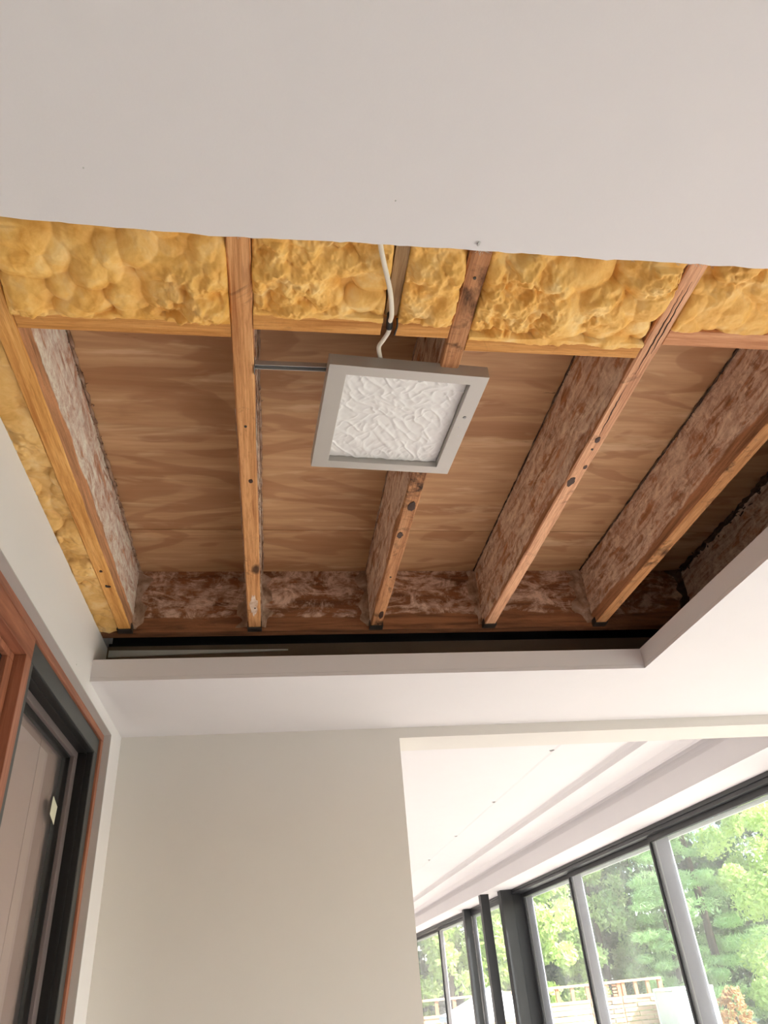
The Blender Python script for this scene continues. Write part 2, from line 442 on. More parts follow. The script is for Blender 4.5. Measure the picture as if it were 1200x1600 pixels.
# walls
# left wall with the glazed unit's opening
m = MB()
m.prism([(YB, ZF), (YB, 1.2), (0.4, 1.2), (0.4, 1.039), (2.42, 1.039), (2.42, 1.2), (YE, 1.2), (YE, ZF), (2.64, ZF), (2.64, 0.819), (0.9, 0.819), (0.9, ZF)], 'X', XL, -0.72)
wl_ = struct(m.build('wall_left', M['paint']))
sbox('wall_left', (-0.735, YB, ZF), (-0.7205, YE, 1.305), M['gyp'])
# bare bead along the return of the opening
m = MB(); m.box((XL - 0.0004, 0.902, 0.8165), (XL - 0.026, 2.6385, 0.8188)); m.box((XL - 0.0004, 2.6375, ZF), (XL - 0.026, 2.6398, 0.8165))
m.build('corner_bead', M['bead'], wl_)
m = MB(); m.tube([(XL + 0.0006, 2.06, 0.845), (XL - 0.001, 2.06, 0.845)], [0.0022, 0.003], 10)
m.build('nail_pop', M['bead'], wl_)
# ragged paper edge at the top of the left wall
m = MB()
y = 1.0
while y < 2.28:
    L = rnd.uniform(0.008, 0.03)
    if rnd.random() < 0.5:
        m.prism([(y, 1.0385), (y + L, 1.0385), (y + L * 0.6, 1.0385 + rnd.uniform(0.003, 0.008)), (y + L * 0.3, 1.0385 + rnd.uniform(0.001, 0.005))], 'X', XL - 0.0005, XL - 0.0022)
    y += L * rnd.uniform(1, 2.6)
o = m.build('paper_edge', M['gyp'], wl_); o['kind'] = 'stuff'
# far wall with the wide opening to the next room
m = MB()
m.prism([(XL, ZF), (XL, ZS), (XW, ZS), (XW, 0.8195), (0.49, 0.8195), (0.49, ZF)], 'Y', YW, YW + 0.185)
m.box((XL, YW + 0.0005, ZS), (XW, YW + 0.185, 1.305))
struct(m.build('wall_far', M['paint_grey']))
sbox('wall_back', (-0.75, YB - 0.12, ZF), (XW + 0.14, YB, 1.305), M['paint_grey'])
# right wall: low plinth, head and end piers round the long glazing; unseen near pier lengthened to cut window light
m = MB()
m.box((XW, YB, ZH), (XW + 0.16, YE, 1.305)); m.box((XW, YE - 0.5, ZF), (XW + 0.16, YE, ZH)); m.box((XW, YB, ZF), (XW + 0.16, -1.3, ZH))
struct(m.build('wall_right', M['paint']))
sbox('wall_far', (-0.75, YE, ZF), (XW + 0.16, YE + 0.12, 1.305), M['paint'])
# next room ceiling: flat board, raised panel joint, step, bead and the box over the glazing
sbox('ceiling', (XL, YW + 0.186, ZC), (1.525, YE, ZC + 0.04), M['paint'])
m = MB()
prof = [(1.515, ZC + 0.04), (1.515, ZC - 0.0002), (1.530, ZC - 0.003), (1.915, ZC - 0.002), (1.930, ZC - 0.020), (1.938, ZC - 0.046), (1.99, ZC - 0.048), (2.13, ZC - 0.040),
        (2.150, ZC - 0.052), (2.175, ZC - 0.064), (2.200, ZC - 0.066), (2.222, ZC - 0.056), (2.236, ZC - 0.038), (2.250, ZC - 0.040),
        (2.256, ZC - 0.060), (2.252, ZC - 0.085), (2.243, ZC - 0.110), (2.240, ZH), (XW, ZH), (XW, ZC + 0.04)]
m.prism(prof, 'Y', YW + 0.186, YE)
ceil3 = struct(m.build('ceiling', M['paint']))
for y in (3.86, 5.11, 6.36, 7.6, 8.9):
    m = MB(); m.tube([(1.520, y, ZC + 0.001), (1.520, y, ZC - 0.004), (1.522, y, ZC - 0.006)], [0.024, 0.020, 0.010], 14, 0, 0.6)
    m.build('screw_dimple', M['paint'], ceil3, smooth=True)
# roof over everything
m = MB(); m.box((-0.9, YB - 0.3, 1.30), (XW + 0.75, YE + 0.3, 1.42)); m.box((XW + 0.17, YB - 0.3, 1.262), (XW + 0.72, YE + 0.3, 1.295))
m.box((-0.75, YB, 1.2495), (-0.6, YE, 1.30)); m.box((XW, YB, 1.2505), (XW + 0.16, YE, 1.2995)); m.box((-0.75, YB - .12, 1.2495), (XW + .16, YB, 1.2995)); m.box((-0.75, YE, 1.2495), (XW + .16, YE + .12, 1.2995))
struct(m.build('roof', M['roof']))

# ------------------------------------------------------------------ framing above the hole
ZJ = 1.039; ZD = 1.268; YR = 2.274
def joist(x0, x1, y0, mats, label, seed, hang=True, z_near=0.0):
    """bare lumber with slightly uneven arrises; material 0 = edge grain below, 1 = sides"""
    t = empty('joist', ((x0 + x1) / 2, y0, ZJ)); tag(t, label, 'joist', None)
    m = MB(); N = 90; R = random.Random(seed)
    a = [0.0] * 4
    rows = []
    for i in range(N + 1):
        y = y0 + (YR - 0.001 - y0) * i / N
        j = [float(vnoise(np.array(y * 14 + seed * 7), np.array(k * 5.0 + seed))) - 0.5 for k in range(4)]
        e = 0.0035
        ch = 0.0025 + 0.002 * (j[0] + 0.5)
        rows.append([(x0 + e * j[1] * 0.5, y, ZD - 0.0005), (x0 + e * j[1] * 0.6, y, ZJ + ch), (x0 + ch * 0.8, y, ZJ + e * 0.3 * j[2]), (x1 - ch * 0.8, y, ZJ + e * 0.3 * j[3]), (x1 + e * j[3] * 0.6, y, ZJ + ch), (x1 + e * j[3] * 0.5, y, ZD - 0.0005)])
    k = 6
    for r in rows: m.v += r
    for i in range(N):
        for q in range(k):
            q2 = (q + 1) % k
            m.f.append((i * k + q, i * k + q2, (i + 1) * k + q2, (i + 1) * k + q)); m.mi.append(1 if q in (0, 4) else 0)
    m.f.append(tuple(range(k))); m.mi.append(0); m.f.append(tuple(N * k + q for q in range(k))[::-1]); m.mi.append(0)
    m.build('board', mats, t, loc=((x0 + x1) / 2, y0, ZJ))
    if hang:
        h = MB()
        h.box((x0 - 0.002, YR - 0.034, ZJ - 0.0035), (x1 + 0.002, YR - 0.001, ZJ - 0.0005))
        h.box((x0 - 0.0035, YR - 0.034, ZJ - 0.0035), (x0 - 0.0015, YR - 0.001, ZJ + 0.02)); h.box((x1 + 0.0015, YR - 0.034, ZJ - 0.0035), (x1 + 0.0035, YR - 0.001, ZJ + 0.02))
        h.build('joist_hanger', M['hanger'], t, bevel=0.0006)
    return t

def scrap_line(parent, p0, p1, r, mat, seed, dens=1.0):
    """torn crust of old foam left in a corner"""
    R = random.Random(seed); m = MB(); a = Vector(p0); b = Vector(p1); L = (b - a).length; n = int(L * 60)
    path = []; rad = []
    for i in range(n + 1):
        t = i / n
        path.append(a.lerp(b, t) + Vector((R.uniform(-1, 1), R.uniform(-1, 1), R.uniform(-1, 1))) * r * 0.35); rad.append(r * R.uniform(0.35, 1.15))
    m.tube(path, rad, 7)
    for i in range(int(L * 90 * dens)):
        c = a.lerp(b, R.random()) + Vector((R.uniform(-1, 1) * r, 0, -abs(R.gauss(0, 1)) * r * 0.9))
        q = [c]
        for j in range(3): q.append(q[-1] + Vector((R.uniform(-1, 1), R.uniform(-1, 1), R.uniform(-1, 0.6))) * r * 0.7)
        m.tube(q, [r * 0.12, r * R.uniform(0.15, 0.35), r * 0.2, r * 0.05], 5)
    o = m.build('foam_residue', mat, parent, smooth=True, fix=False); o['kind'] = 'stuff'
    return o

def corner_crust(parent, x, sgn, seed, mat, w=0.03):
    """blotchy sealant creeping up where the joist meets the rim board"""
    R = np.random.default_rng(seed); nz = 46; nx = 16
    V = []; F = []
    for i in range(nz):
        for j in range(nx):
            z = ZJ + 0.012 + (ZD - ZJ - 0.014) * i / (nz - 1); u = j / (nx - 1)
            ww = w * (0.05 + 1.5 * float(vnoise(np.array(z * 38 + seed), np.array(seed * 3.1))))
            d = 0.010 * (1 - u) ** 1.5 * (0.4 + 1.2 * float(vnoise(np.array(z * 90), np.array(u * 6 + seed))))
            V.append((x + sgn * (u * ww - 0.001), YR - 0.0004 - d + (0.004 if u == 1 else 0), z))
    for i in range(nz - 1):
        for j in range(nx - 1):
            k = i * nx + j; F.append((k, k + 1, k + nx + 1, k + nx))
    o = np_mesh('foam_residue', V, F, mat, parent, (x, YR, ZJ)); o['kind'] = 'stuff'

JX = [(-0.500, -0.461), (-0.084, -0.044), (0.327, 0.366), (0.729, 0.767), (1.140, 1.179), (1.545, 1.583)]
JL = ['golden joist beside the left wall, its side coated in pale pink foam residue',
      'second ceiling joist from the left, seen almost from directly below, holding the light hanger bar',
      'dark stained ceiling joist passing above the square light fixture',
      'ceiling joist right of the light with pinkish edge, dark knots and a long split',
      'thick looking brown ceiling joist near the right edge with orange lower corner',
      'shadowed ceiling joist mostly hidden above the right upstand']
JM = [[M['pine_y1'], M['foam_side1']], [M['pine_y2'], M['foam_side1']], [M['pine_y3'], M['foam_side2']], [M['pine_y4'], M['foam_side2']], [M['pine_y2'], M['foam_side3']], [M['pine_y3'], M['foam_side3']]]
J = []
for i, (a, b) in enumerate(JX):
    J.append(joist(a, b, 0.56, JM[i], JL[i], i + 3))
scrap_line(J[0], (-0.457, 1.0, ZD - 0.004), (-0.457, 2.27, ZD - 0.004), 0.0055, M['scrap'], 1)
scrap_line(J[1], (-0.041, 1.0, ZJ + 0.05), (-0.041, 2.26, ZJ + 0.05), 0.0025, M['scrap'], 2, 1.4)
scrap_line(J[1], (-0.041, 1.0, ZD - 0.004), (-0.041, 2.26, ZD - 0.004), 0.004, M['scrap'], 12)
scrap_line(J[1], (-0.0865, 1.2, ZJ + 0.03), (-0.0865, 2.26, ZJ + 0.02), 0.0018, M['scrap'], 13, 1.1)
scrap_line(J[2], (0.325, 1.0, ZD - 0.003), (0.325, 2.27, ZD - 0.003), 0.0022, M['scrap'], 3)
scrap_line(J[3], (0.726, 1.0, ZD - 0.003), (0.726, 2.27, ZD - 0.003), 0.0026, M['scrap_dark'], 4)
scrap_line(J[4], (1.137, 1.0, ZD - 0.004), (1.137, 2.27, ZD - 0.004), 0.0036, M['scrap_dark'], 5)
scrap_line(J[5], (1.540, 1.0, ZD - 0.010), (1.540, 2.27, ZD - 0.010), 0.012, M['scrap_dark'], 6)
corner_crust(J[0], -0.461, 1, 3, M['scrap'], 0.05)
corner_crust(J[1], -0.084, -1, 4, M['scrap'], 0.04); corner_crust(J[1], -0.044, 1, 9, M['scrap'], 0.045)
corner_crust(J[2], 0.327, -1, 5, M['scrap'], 0.045); corner_crust(J[3], 0.729, -1, 6, M['scrap'], 0.03)
corner_crust(J[4], 1.140, -1, 7, M['scrap'], 0.05); corner_crust(J[5], 1.545, -1, 8, M['scrap_dark'], 0.05)
# the long split under the fourth joist, knots as proud dark discs and nail heads
m = MB()
for (x0, y0, x1, y1) in ((0.744, 0.80, 0.747, 1.02), (0.752, 0.78, 0.755, 0.96), (0.741, 1.05, 0.746, 1.22)):
    k = 26; L = []; Rr = []
    for i in range(k):
        t = i / (k - 1); L.append((x0 + (x1 - x0) * t + rnd.uniform(-0.0008, 0.0008), y0 + (y1 - y0) * t, ZJ - 0.0002)); Rr.append(0.0014 * math.sin(math.pi * min(1, max(0.03, t))) + 0.0003)
    m.tube(L, Rr, 5, flat=0.4)
m.build('split', plain('dark_split_shadow', (58, 34, 22), 0.9), J[3], fix=False)
MK = plain('dark_knot', (70, 42, 28), 0.7, var=0.3)
def knot(j, x, y, rx, ry):
    m = MB(); k = 14
    ring = [(x + rx * math.cos(q * 6.283 / k) * rnd.uniform(0.8, 1.15), y + ry * math.sin(q * 6.283 / k) * rnd.uniform(0.8, 1.15)) for q in range(k)]
    m.prism(ring, 'Z', ZJ - 0.0014, ZJ + 0.003); m.build('knot', MK, J[j])
for a in ((3, 0.748, 1.235, 0.006, 0.010), (3, 0.742, 1.40, 0.009, 0.02), (3, 0.757, 1.34, 0.005, 0.008), (2, 0.350, 1.52, 0.010, 0.022), (2, 0.340, 1.66, 0.008, 0.016), (2, 0.352, 2.16, 0.008, 0.03), (1, -0.058, 1.42, 0.005, 0.007), (0, -0.482, 1.86, 0.004, 0.006), (0, -0.478, 1.95, 0.008, 0.006)):
    knot(*a)
for j, x, y in ((3, 0.748, 1.27), (1, -0.065, 1.22), (2, 0.347, 1.9), (2, 0.346, 0.80), (0, -0.483, 1.945), (1, -0.06, 2.1)):
    m = MB(); m.tube([(x, y, ZJ), (x, y, ZJ - 0.0022)], [0.0032, 0.0028], 10); m.build('nail_head', M['hanger'], J[j])

# whitish scrape near the far end of the second joist
m = MB(); ring = []
for q in range(26):
    a = q * 6.283 / 26; ring.append((-0.063 + 0.013 * math.cos(a) * rnd.uniform(0.6, 1.15), 2.085 + 0.075 * math.sin(a) * rnd.uniform(0.75, 1.1)))
m.prism(ring, 'Z', ZJ - 0.0008, ZJ + 0.002); m.build('scraped_patch', M['scrap_pale'], J[1], fix=True)
# rim board and deck
rim = MB(); rim.box((XL + 0.001, YR, ZJ), (2.1, YR + 0.038, ZD - 0.0005))
tag(rim.build('rim_board', M['foam_rim'], loc=(0.5, YR, ZJ)), 'reddish brown rim board across the far ends of the joists, blotched with pale residue', 'beam')
for y0, y1, lab in ((0.50, 1.9995, 'large brown plywood roof sheet above the joists, in front of the seam'), (2.0025, 2.46, 'narrow strip of plywood roof sheet beyond the seam, over the rim board')):
    m = MB(); m.box((-0.59, y0, ZD), (2.45, y1, ZD + 0.018)); tag(m.build('plywood_sheet', M['ply'], bevel=0.001), lab, 'plywood')
# ends of the roof cavity
sbox('wall_right', (2.11, 0.5, ZS + 0.013), (2.13, 2.39, ZD - 0.001), M['gyp'])
sbox('wall_far', (XL, 2.46, ZS + 0.013), (2.45, 2.48, 1.298), M['jet'])  # jet black put in so the gap over the upstand reads as shade
sbox('gap_shade', (XL, 2.413, ZS + 0.013), (2.1, 2.42, 1.062), M['jet'])  # black strip added above the cut board, its colour standing for shade

# blocking between the joists
def block(x0, x1, y0, y1, mat, lab, notch=None):
    m = MB(); z0 = ZJ + 0.001; z1 = ZD - 0.001
    if notch:
        a, b, h = notch
        p = [(x0, z0), (a - 0.003, z0), (a, z0 + h), (b, z0 + h), (b + 0.002, z0), (x1, z0), (x1, z1), (x0, z1)]
    else: p = [(x0, z0), (x1, z0), (x1, z1), (x0, z1)]
    m.prism(p, 'Y', y0, y1)
    return tag(m.build('blocking_board', mat, bevel=0.0012), lab, 'blocking')
BL = [(-0.4605, -0.0845, 0.921, 0.967, M['pine_x'], 'orange blocking board at the foot of the leftmost foam bay', None),
      (-0.0435, 0.3265, 0.905, 0.945, M['pine_x'], 'notched blocking board that the white cable passes through', (0.198, 0.222, 0.05)),
      (0.3665, 0.7285, 0.934, 0.975, M['pine_x'], 'orange blocking board between the third and fourth joists, right of the light', None),
      (0.7675, 1.1395, 0.897, 0.936, M['pine_x2'], 'pinkish blocking board at the right edge of the picture', None),
      (1.1795, 1.5445, 0.91, 0.948, M['pine_x'], 'rightmost blocking board, in the bay next to the right upstand', None)]
for b in BL: block(b[0], b[1], b[2], b[3], b[4], b[5], b[6])

# spray foam: dense lumpy underside of a solid block
def foam(x0, x1, y0, y1, seed, mat, label, zb=1.050, amp=0.02, cell=0.045, spill=None, step=0.0016, exr=0.010, tilt=0.0, group=None):
    R = np.random.default_rng(seed)
    nx = max(8, int((x1 - x0) / step)); ny = max(8, int((y1 - y0) / step))
    X, Y = np.meshgrid(np.linspace(x0, x1, nx), np.linspace(y0, y1, ny), indexing='ij')
    wx = X + 0.020 * (fbm(X * 16 + seed, Y * 16, 3) - 0.45); wy = Y + 0.020 * (fbm(X * 16 + 50, Y * 16 + seed, 3) - 0.45)
    H = np.full(X.shape, -1.0)
    def domes(cellsz, rmin, rmax, lift, H):
        area = (x1 - x0 + 0.06) * (y1 - y0 + 0.06); k = int(area / cellsz ** 2 * 1.5) + 4
        for i in range(k):
            cx, cy = R.uniform(x0 - 0.03, x1 + 0.03), R.uniform(y0 - 0.03, y1 + 0.03)
            r = R.uniform(rmin, rmax); el = R.uniform(0.6, 1.5); th = R.uniform(0, 3.14)
            dx, dy = wx - cx, wy - cy
            a = (dx * math.cos(th) + dy * math.sin(th)) / (r * el); b = (-dx * math.sin(th) + dy * math.cos(th)) / r
            d = a * a + b * b
            h = np.where(d < 1, np.sqrt(np.clip(1 - d, 0, 1)), 0) * r * lift + R.uniform(0, 0.35) * r * lift
            h = np.where(d < 1, h, -1)
            H = np.maximum(H, h)
        return H
    H = domes(cell, cell * 0.55, cell * 1.15, 0.55, H)
    H2 = domes(cell * 0.5, cell * 0.25, cell * 0.5, 0.7, np.full(X.shape, -1.0))
    H = np.maximum(H, 0); H2 = np.maximum(H2, 0)
    fine = fbm(X * 70 + seed * 3, Y * 70, 4); rg = np.abs(fbm(wx * 34, wy * 34 + seed, 3) - 0.47)
    patch = np.clip((fbm(X * 7 + seed * 5, Y * 7, 3) - 0.42) * 7, 0, 1)          # smooth blobs here, crumbly there
    h = H / (cell * 0.75) * 1.15 + patch * H2 / (cell * 0.5) * 0.55 + (0.12 + 0.5 * patch) * (fine - 0.45) - 0.5 * rg * (0.4 + patch)
    h = h + 0.8 * (fbm(X * 9 + seed, Y * 9 + 7, 2) - 0.4)
    z = zb + 0.012 - amp * 1.75 * h
    z += 0.022 * np.clip((0.80 - Y) / 0.06, 0, 1)
    if spill is not None: z += 0.010 * np.clip(1 - np.abs(Y - spill) / 0.03, 0, 1)
    z += tilt * (y1 - Y)
    ex = np.minimum(X - x0, x1 - X); z += exr * np.exp(-ex / 0.006)
    if spill is not None:                                                       # foam stops unevenly over the blocking's edge
        yb = spill + 0.018 * (fbm(X * 22 + seed, X * 0 + 3.3, 3) - 0.42)
        over = Y - yb
        z = np.where(Y > spill - 0.01, np.clip(z, ZJ - 0.007, ZJ - 0.0005 - 0.004 * vnoise(X * 60, Y * 60)), z)
        z = np.where(over > 0, z + over * 3.2, z)
    z = np.where(Y < 0.755, np.maximum(z, ZC + 0.0125 + (0.755 - Y) * 0.02), z)
    if x0 < -0.56: z = np.where(X < -0.556, np.maximum(z, 1.0405), z)
    z = np.minimum(z, ZD - 0.002)
    n = nx * ny
    V = np.stack([X.ravel(), Y.ravel(), z.ravel()], 1)
    I = np.arange(n).reshape(nx, ny)
    F = np.stack([I[:-1, :-1], I[:-1, 1:], I[1:, 1:], I[1:, :-1]], -1).reshape(-1, 4)
    # rim skirts up to the deck
    ring = np.concatenate([I[:, 0], I[-1, 1:], I[-2::-1, -1], I[0, -2:0:-1]])
    top = V[ring].copy(); top[:, 2] = ZD - 0.0015
    if spill is not None:
        m_ = top[:, 1] > spill; top[m_, 2] = np.maximum(V[ring][m_, 2] + 0.0002, ZJ + 0.0009)
    k = len(ring); V2 = np.concatenate([V, top]); a = np.arange(k); b = (a + 1) % k
    F2 = np.stack([ring[a], ring[b], n + b, n + a], -1)
    V3 = V2; F3 = np.concatenate([F, F2])
    o = np_mesh('spray_foam', V3, F3, mat, None, ((x0 + x1) / 2, (y0 + y1) / 2, zb))
    tag(o, label, 'insulation', group); return o
foam(-0.4600, -0.0850, 0.60, 0.935, 3, M['foam'], 'bulging yellow spray foam in the bay at the upper left', 1.049, 0.022, 0.040, 0.930)
foam(-0.0430, 0.1955, 0.60, 0.912, 5, M['foam'], 'yellow spray foam left of the white cable', 1.049, 0.018, 0.042, 0.910)
foam(0.2240, 0.3260, 0.60, 0.912, 6, M['foam'], 'narrow lumpy patch of yellow foam between the cable and the third joist', 1.048, 0.018, 0.05, 0.910)
foam(0.3670, 0.7280, 0.60, 0.952, 8, M['foam'], 'wrinkled yellow spray foam right of the third joist', 1.050, 0.020, 0.045, 0.944)
foam(0.7680, 1.1390, 0.60, 0.897, 9, M['foam'], 'yellow spray foam in the bay at the upper right corner of the hole', 1.052, 0.018, 0.045, None)
foam(-0.5850, -0.5010, 0.60, 2.268, 10, M['foam2'], 'long narrow strip of yellow foam between the left wall and the first joist', 1.046, 0.009, 0.045, None, 0.0022, exr=0.0)
# closing board above the cut ceiling, out of sight
sbox('wall_back', (XL, 0.50, ZC + 0.013), (2.1, 0.555, ZD - 0.001), M['gyp'])
# strip of lath beside the cable, and the cable
m = MB(); m.prism([(0.199, 0.60), (0.223, 0.60), (0.223, 0.85), (0.221, 0.900), (0.199, 0.900)], 'Z', 1.046, 1.10)
tag(m.build('lath', pine('greyish_lath', (120, 92, 62), (160, 128, 92), (180, 150, 112), 'Y', 0.2, knots=False)), 'greyish wooden lath buried in the foam behind the white cable', 'lath')
def smooth_path(P, k=8):
    out = []
    for i in range(len(P) - 1):
        p0 = Vector(P[max(i - 1, 0)]); p1 = Vector(P[i]); p2 = Vector(P[i + 1]); p3 = Vector(P[min(i + 2, len(P) - 1)])
        for j in range(k):
            t = j / k
            out.append(0.5 * ((2 * p1) + (-p0 + p2) * t + (2 * p0 - 5 * p1 + 4 * p2 - p3) * t * t + (-p0 + 3 * p1 - 3 * p2 + p3) * t ** 3))
    out.append(Vector(P[-1])); return out
m = MB(); m.tube(smooth_path([(0.160, 0.70, 1.041), (0.172, 0.75, 1.028), (0.195, 0.82, 1.018), (0.206, 0.875, 1.021), (0.209, 0.912, 1.040), (0.211, 0.940, 1.046), (0.203, 0.962, 1.045), (0.198, 0.985, 1.050), (0.206, 1.02, 1.056), (0.212, 1.05, 1.060)]), 0.0044, 12, flat=0.75)
cb = m.build('power_cable', M['cable'], smooth=True, fix=False); tag(cb, 'white sheathed cable dropping from the foam into the top of the light', 'cable')
m = MB(); m.tube(smooth_path([(0.206, 0.885, 1.033), (0.2085, 0.91, 1.0405), (0.211, 0.932, 1.0465)], 5), [0.0062] * 11, 10, flat=0.8)
m.build('black_tape', M['jet'], cb, smooth=True, fix=False)
# small torn flap by the notch
m = MB(); m.tube(smooth_path([(0.222, 0.903, 1.043), (0.2235, 0.915, 1.036), (0.221, 0.938, 1.035)], 4), [0.002] * 9, 6)
m.build('cable_staple', M['hanger'], cb, smooth=True, fix=False)

# ------------------------------------------------------------------ square light fixture
A = math.radians(3.6); FX, FY, FZ = 0.255, 1.180, 1.020
lamp = empty('ceiling_light', (FX, FY, FZ)); tag(lamp, 'square grey framed light fixture with a crinkled white diffuser hanging below the joists', 'light fixture')
def rotz(m):
    c, s = math.cos(A), math.sin(A)
    m.v = [(FX + x * c - y * s, FY + x * s + y * c, FZ + z) for x, y, z in m.v]; return m
W = 0.164; ix0, ix1, iy0, iy1 = -0.127, 0.130, -0.139, 0.139
m = MB()
o4 = [(-W, -W), (W, -W), (W, W), (-W, W)]; i4 = [(ix0, iy0), (ix1, iy0), (ix1, iy1), (ix0, iy1)]
H = 0.030
k = 0
V = [(x, y, 0) for x, y in o4] + [(x, y, 0) for x, y in i4] + [(x, y, H) for x, y in o4] + [(x, y, H) for x, y in i4]
m.v = V
for i in range(4):
    j = (i + 1) % 4
    for q in ((i, j, 4 + j, 4 + i), (i, 8 + i, 8 + j, j), (4 + i, 4 + j, 12 + j, 12 + i), (8 + i, 12 + i, 12 + j, 8 + j)): m.f.append(q); m.mi.append(0)
rotz(m).build('frame', M['fixture'], lamp, loc=(FX, FY, FZ), bevel=0.0008)
m = MB(); 
for a, b in (((ix0 - 0.001, iy0 - 0.001, 0.0005), (ix1 + 0.001, iy0 + 0.0008, 0.0225)), ((ix0 - 0.001, iy1 - 0.0008, 0.0005), (ix1 + 0.001, iy1 + 0.001, 0.0225)), ((ix0 - 0.001, iy0, 0.0005), (ix0 + 0.0008, iy1, 0.0225)), ((ix1 - 0.0008, iy0, 0.0005), (ix1 + 0.001, iy1, 0.0225))): m.box(a, b)
# crinkled sheet
N = 230
u = np.linspace(ix0 + 0.001, ix1 - 0.001, N); v = np.linspace(iy0 + 0.001, iy1 - 0.001, N); U, Vv = np.meshgrid(u, v, indexing='ij')
ws = fbm(U * 13, Vv * 13 + 5, 2); a_ = 0.7
ur = (U * math.cos(a_) + Vv * math.sin(a_)); vr = (-U * math.sin(a_) + Vv * math.cos(a_))
rg = 1 - np.abs(fbm(ur * 22 + ws * 1.8, vr * 46 + ws * 1.8, 2) - 0.38) * 7.0
rg2 = 1 - np.abs(fbm(ur * 50 + 9, vr * 36 + ws * 2, 2) - 0.38) * 7.0
Z = 0.0165 - 0.0026 * np.clip(rg, 0, 1) ** 1.3 - 0.0013 * np.clip(rg2, 0, 1) ** 1.3 + 0.0015 * (fbm(U * 20, Vv * 20, 2) - 0.4)
c, s = math.cos(A), math.sin(A)
VV = np.stack([FX + U * c - Vv * s, FY + U * s + Vv * c, FZ + Z], -1).reshape(-1, 3)
I = np.arange(N * N).reshape(N, N); FF = np.stack([I[:-1, :-1], I[:-1, 1:], I[1:, 1:], I[1:, :-1]], -1).reshape(-1, 4)
np_mesh('diffuser', VV, FF, M['diffuser'], lamp, (FX, FY, FZ))
m = MB(); m.box((-0.145, -0.15, 0.0305), (0.145, 0.15, 0.034)); m.box((-0.09, -0.10, 0.0345), (0.09, 0.11, 0.075)); rotz(m).build('housing', M['steel'], lamp, bevel=0.002)
m = MB(); m.tube([(0.147, 0.02 - 0.06, 0.0005), (0.147, -0.04, -0.0018)], [0.004, 0.003], 12); rotz(m).build('screw', M['steel'], lamp)
for p in ((-0.158, 0.148), (0.120, 0.158), (0.150, 0.022), (0.143, -0.008)):
    m = MB(); m.tube([(p[0], p[1], 0.0005), (p[0], p[1], -0.0008)], [0.0014, 0.001], 8); rotz(m).build('rivet', M['light_metal'], lamp)
bar = MB(); yb = 1.047
bar.box((-0.0435, yb - 0.006, 1.046), (0.16, yb - 0.0045, 1.058)); bar.box((-0.0435, yb - 0.0045, 1.0565), (0.16, yb + 0.005, 1.058)); bar.box((-0.0435, yb + 0.005, 1.046), (0.16, yb + 0.0065, 1.058))
ho = bar.build('hanger_bar', M['fixture'], lamp)
m = MB(); m.tube([(-0.0435, yb, 1.050), (0.16, yb, 1.050)], 0.0022, 8); m.build('bar_rod', M['dark_metal'], ho, fix=False)
m = MB(); m.box((-0.0438, yb - 0.010, 1.036), (-0.0422, yb + 0.012, 1.062)); m.build('bar_bracket', M['steel'], ho)

# ------------------------------------------------------------------ glazed unit in the left wall (window_1)
win = empty('window_1', (-0.60, 2.2, ZF)); win['kind'] = 'structure'
def part(name, mat, boxes, parent=win, bevel=0.0012, label=None):
    m = MB()
    for a, b in boxes: m.box(a, b)
    o = m.build(name, mat, parent, bevel=bevel)
    if label: o['label'] = label
    return o
zb = ZF + 0.02
part('wood_frame', M['redwood_h'], [((-0.584, 0.91, 0.792), (-0.715, 2.637, 0.8160))], label='redwood head of the frame')
part('wood_frame', M['redwood'], [((-0.584, 2.606, zb), (-0.715, 2.637, 0.7915))], label='redwood far jamb')
part('wood_frame', M['redwood_h'], [((-0.5855, 0.91, 0.735), (-0.715, 1.765, 0.7915))], label='redwood head over the wooden sash')
part('wood_post', M['redwood'], [((-0.5855, 1.722, zb), (-0.715, 1.765, 0.7345))], label='redwood post between the wooden and the black unit')
part('metal_frame', M['dark_metal'], [((-0.591, 1.766, 0.7395), (-0.65, 2.6055, 0.7915))], label='charcoal metal head')
part('metal_frame', M['dark_metal'], [((-0.591, 1.766, zb), (-0.65, 1.800, 0.739))], label='charcoal metal near jamb')
part('metal_frame', M['dark_metal'], [((-0.591, 2.555, zb), (-0.65, 2.6055, 0.739))], label='charcoal metal far jamb')
part('jamb_liner', M['jet'], [((-0.5925, 2.5505, zb), (-0.70, 2.5545, 0.739)), ((-0.5925, 1.8005, zb), (-0.70, 1.804, 0.739)), ((-0.5925, 1.8045, 0.7345), (-0.70, 2.5500, 0.739))])
part('gasket', M['jet'], [((-0.612, 1.8045, 0.730), (-0.618, 2.550, 0.7343)), ((-0.612, 2.546, zb), (-0.618, 2.550, 0.730))], bevel=0)
sash = part('sash', M['sash_metal'], [((-0.640, 1.8045, 0.712), (-0.675, 2.5500, 0.734)), ((-0.640, 1.8045, zb), (-0.675, 1.83, 0.7115)), ((-0.640, 2.505, zb), (-0.675, 2.55, 0.7115))])
part('gasket', M['jet'], [((-0.651, 1.83, 0.7065), (-0.675, 2.505, 0.7115)), ((-0.651, 2.4985, zb), (-0.675, 2.5045, 0.706))], sash, 0)
part('glass', M['glass_dark'], [((-0.664, 1.83, zb), (-0.670, 2.4980, 0.706))], sash, 0)
m = MB(); m.prism([(2.433, 0.573), (2.494, 0.554), (2.486, 0.500), (2.425, 0.520)], 'X', -0.6632, -0.6638)
m.build('sticker', M['sticker'], win)
part('reflection_sheet', M['reflection_sheet'], [((-0.690, 1.81, zb), (-0.694, 2.55, 0.73))], win, 0)  # added sheet behind the glass, coloured like the reflection seen in it
m = MB()
for i, y in enumerate((2.06, 2.30)): m.box((-0.6885, y, zb), (-0.6895, y + 0.006, 0.728))
m.build('reflection_strip', M['reflection_sheet'], win)
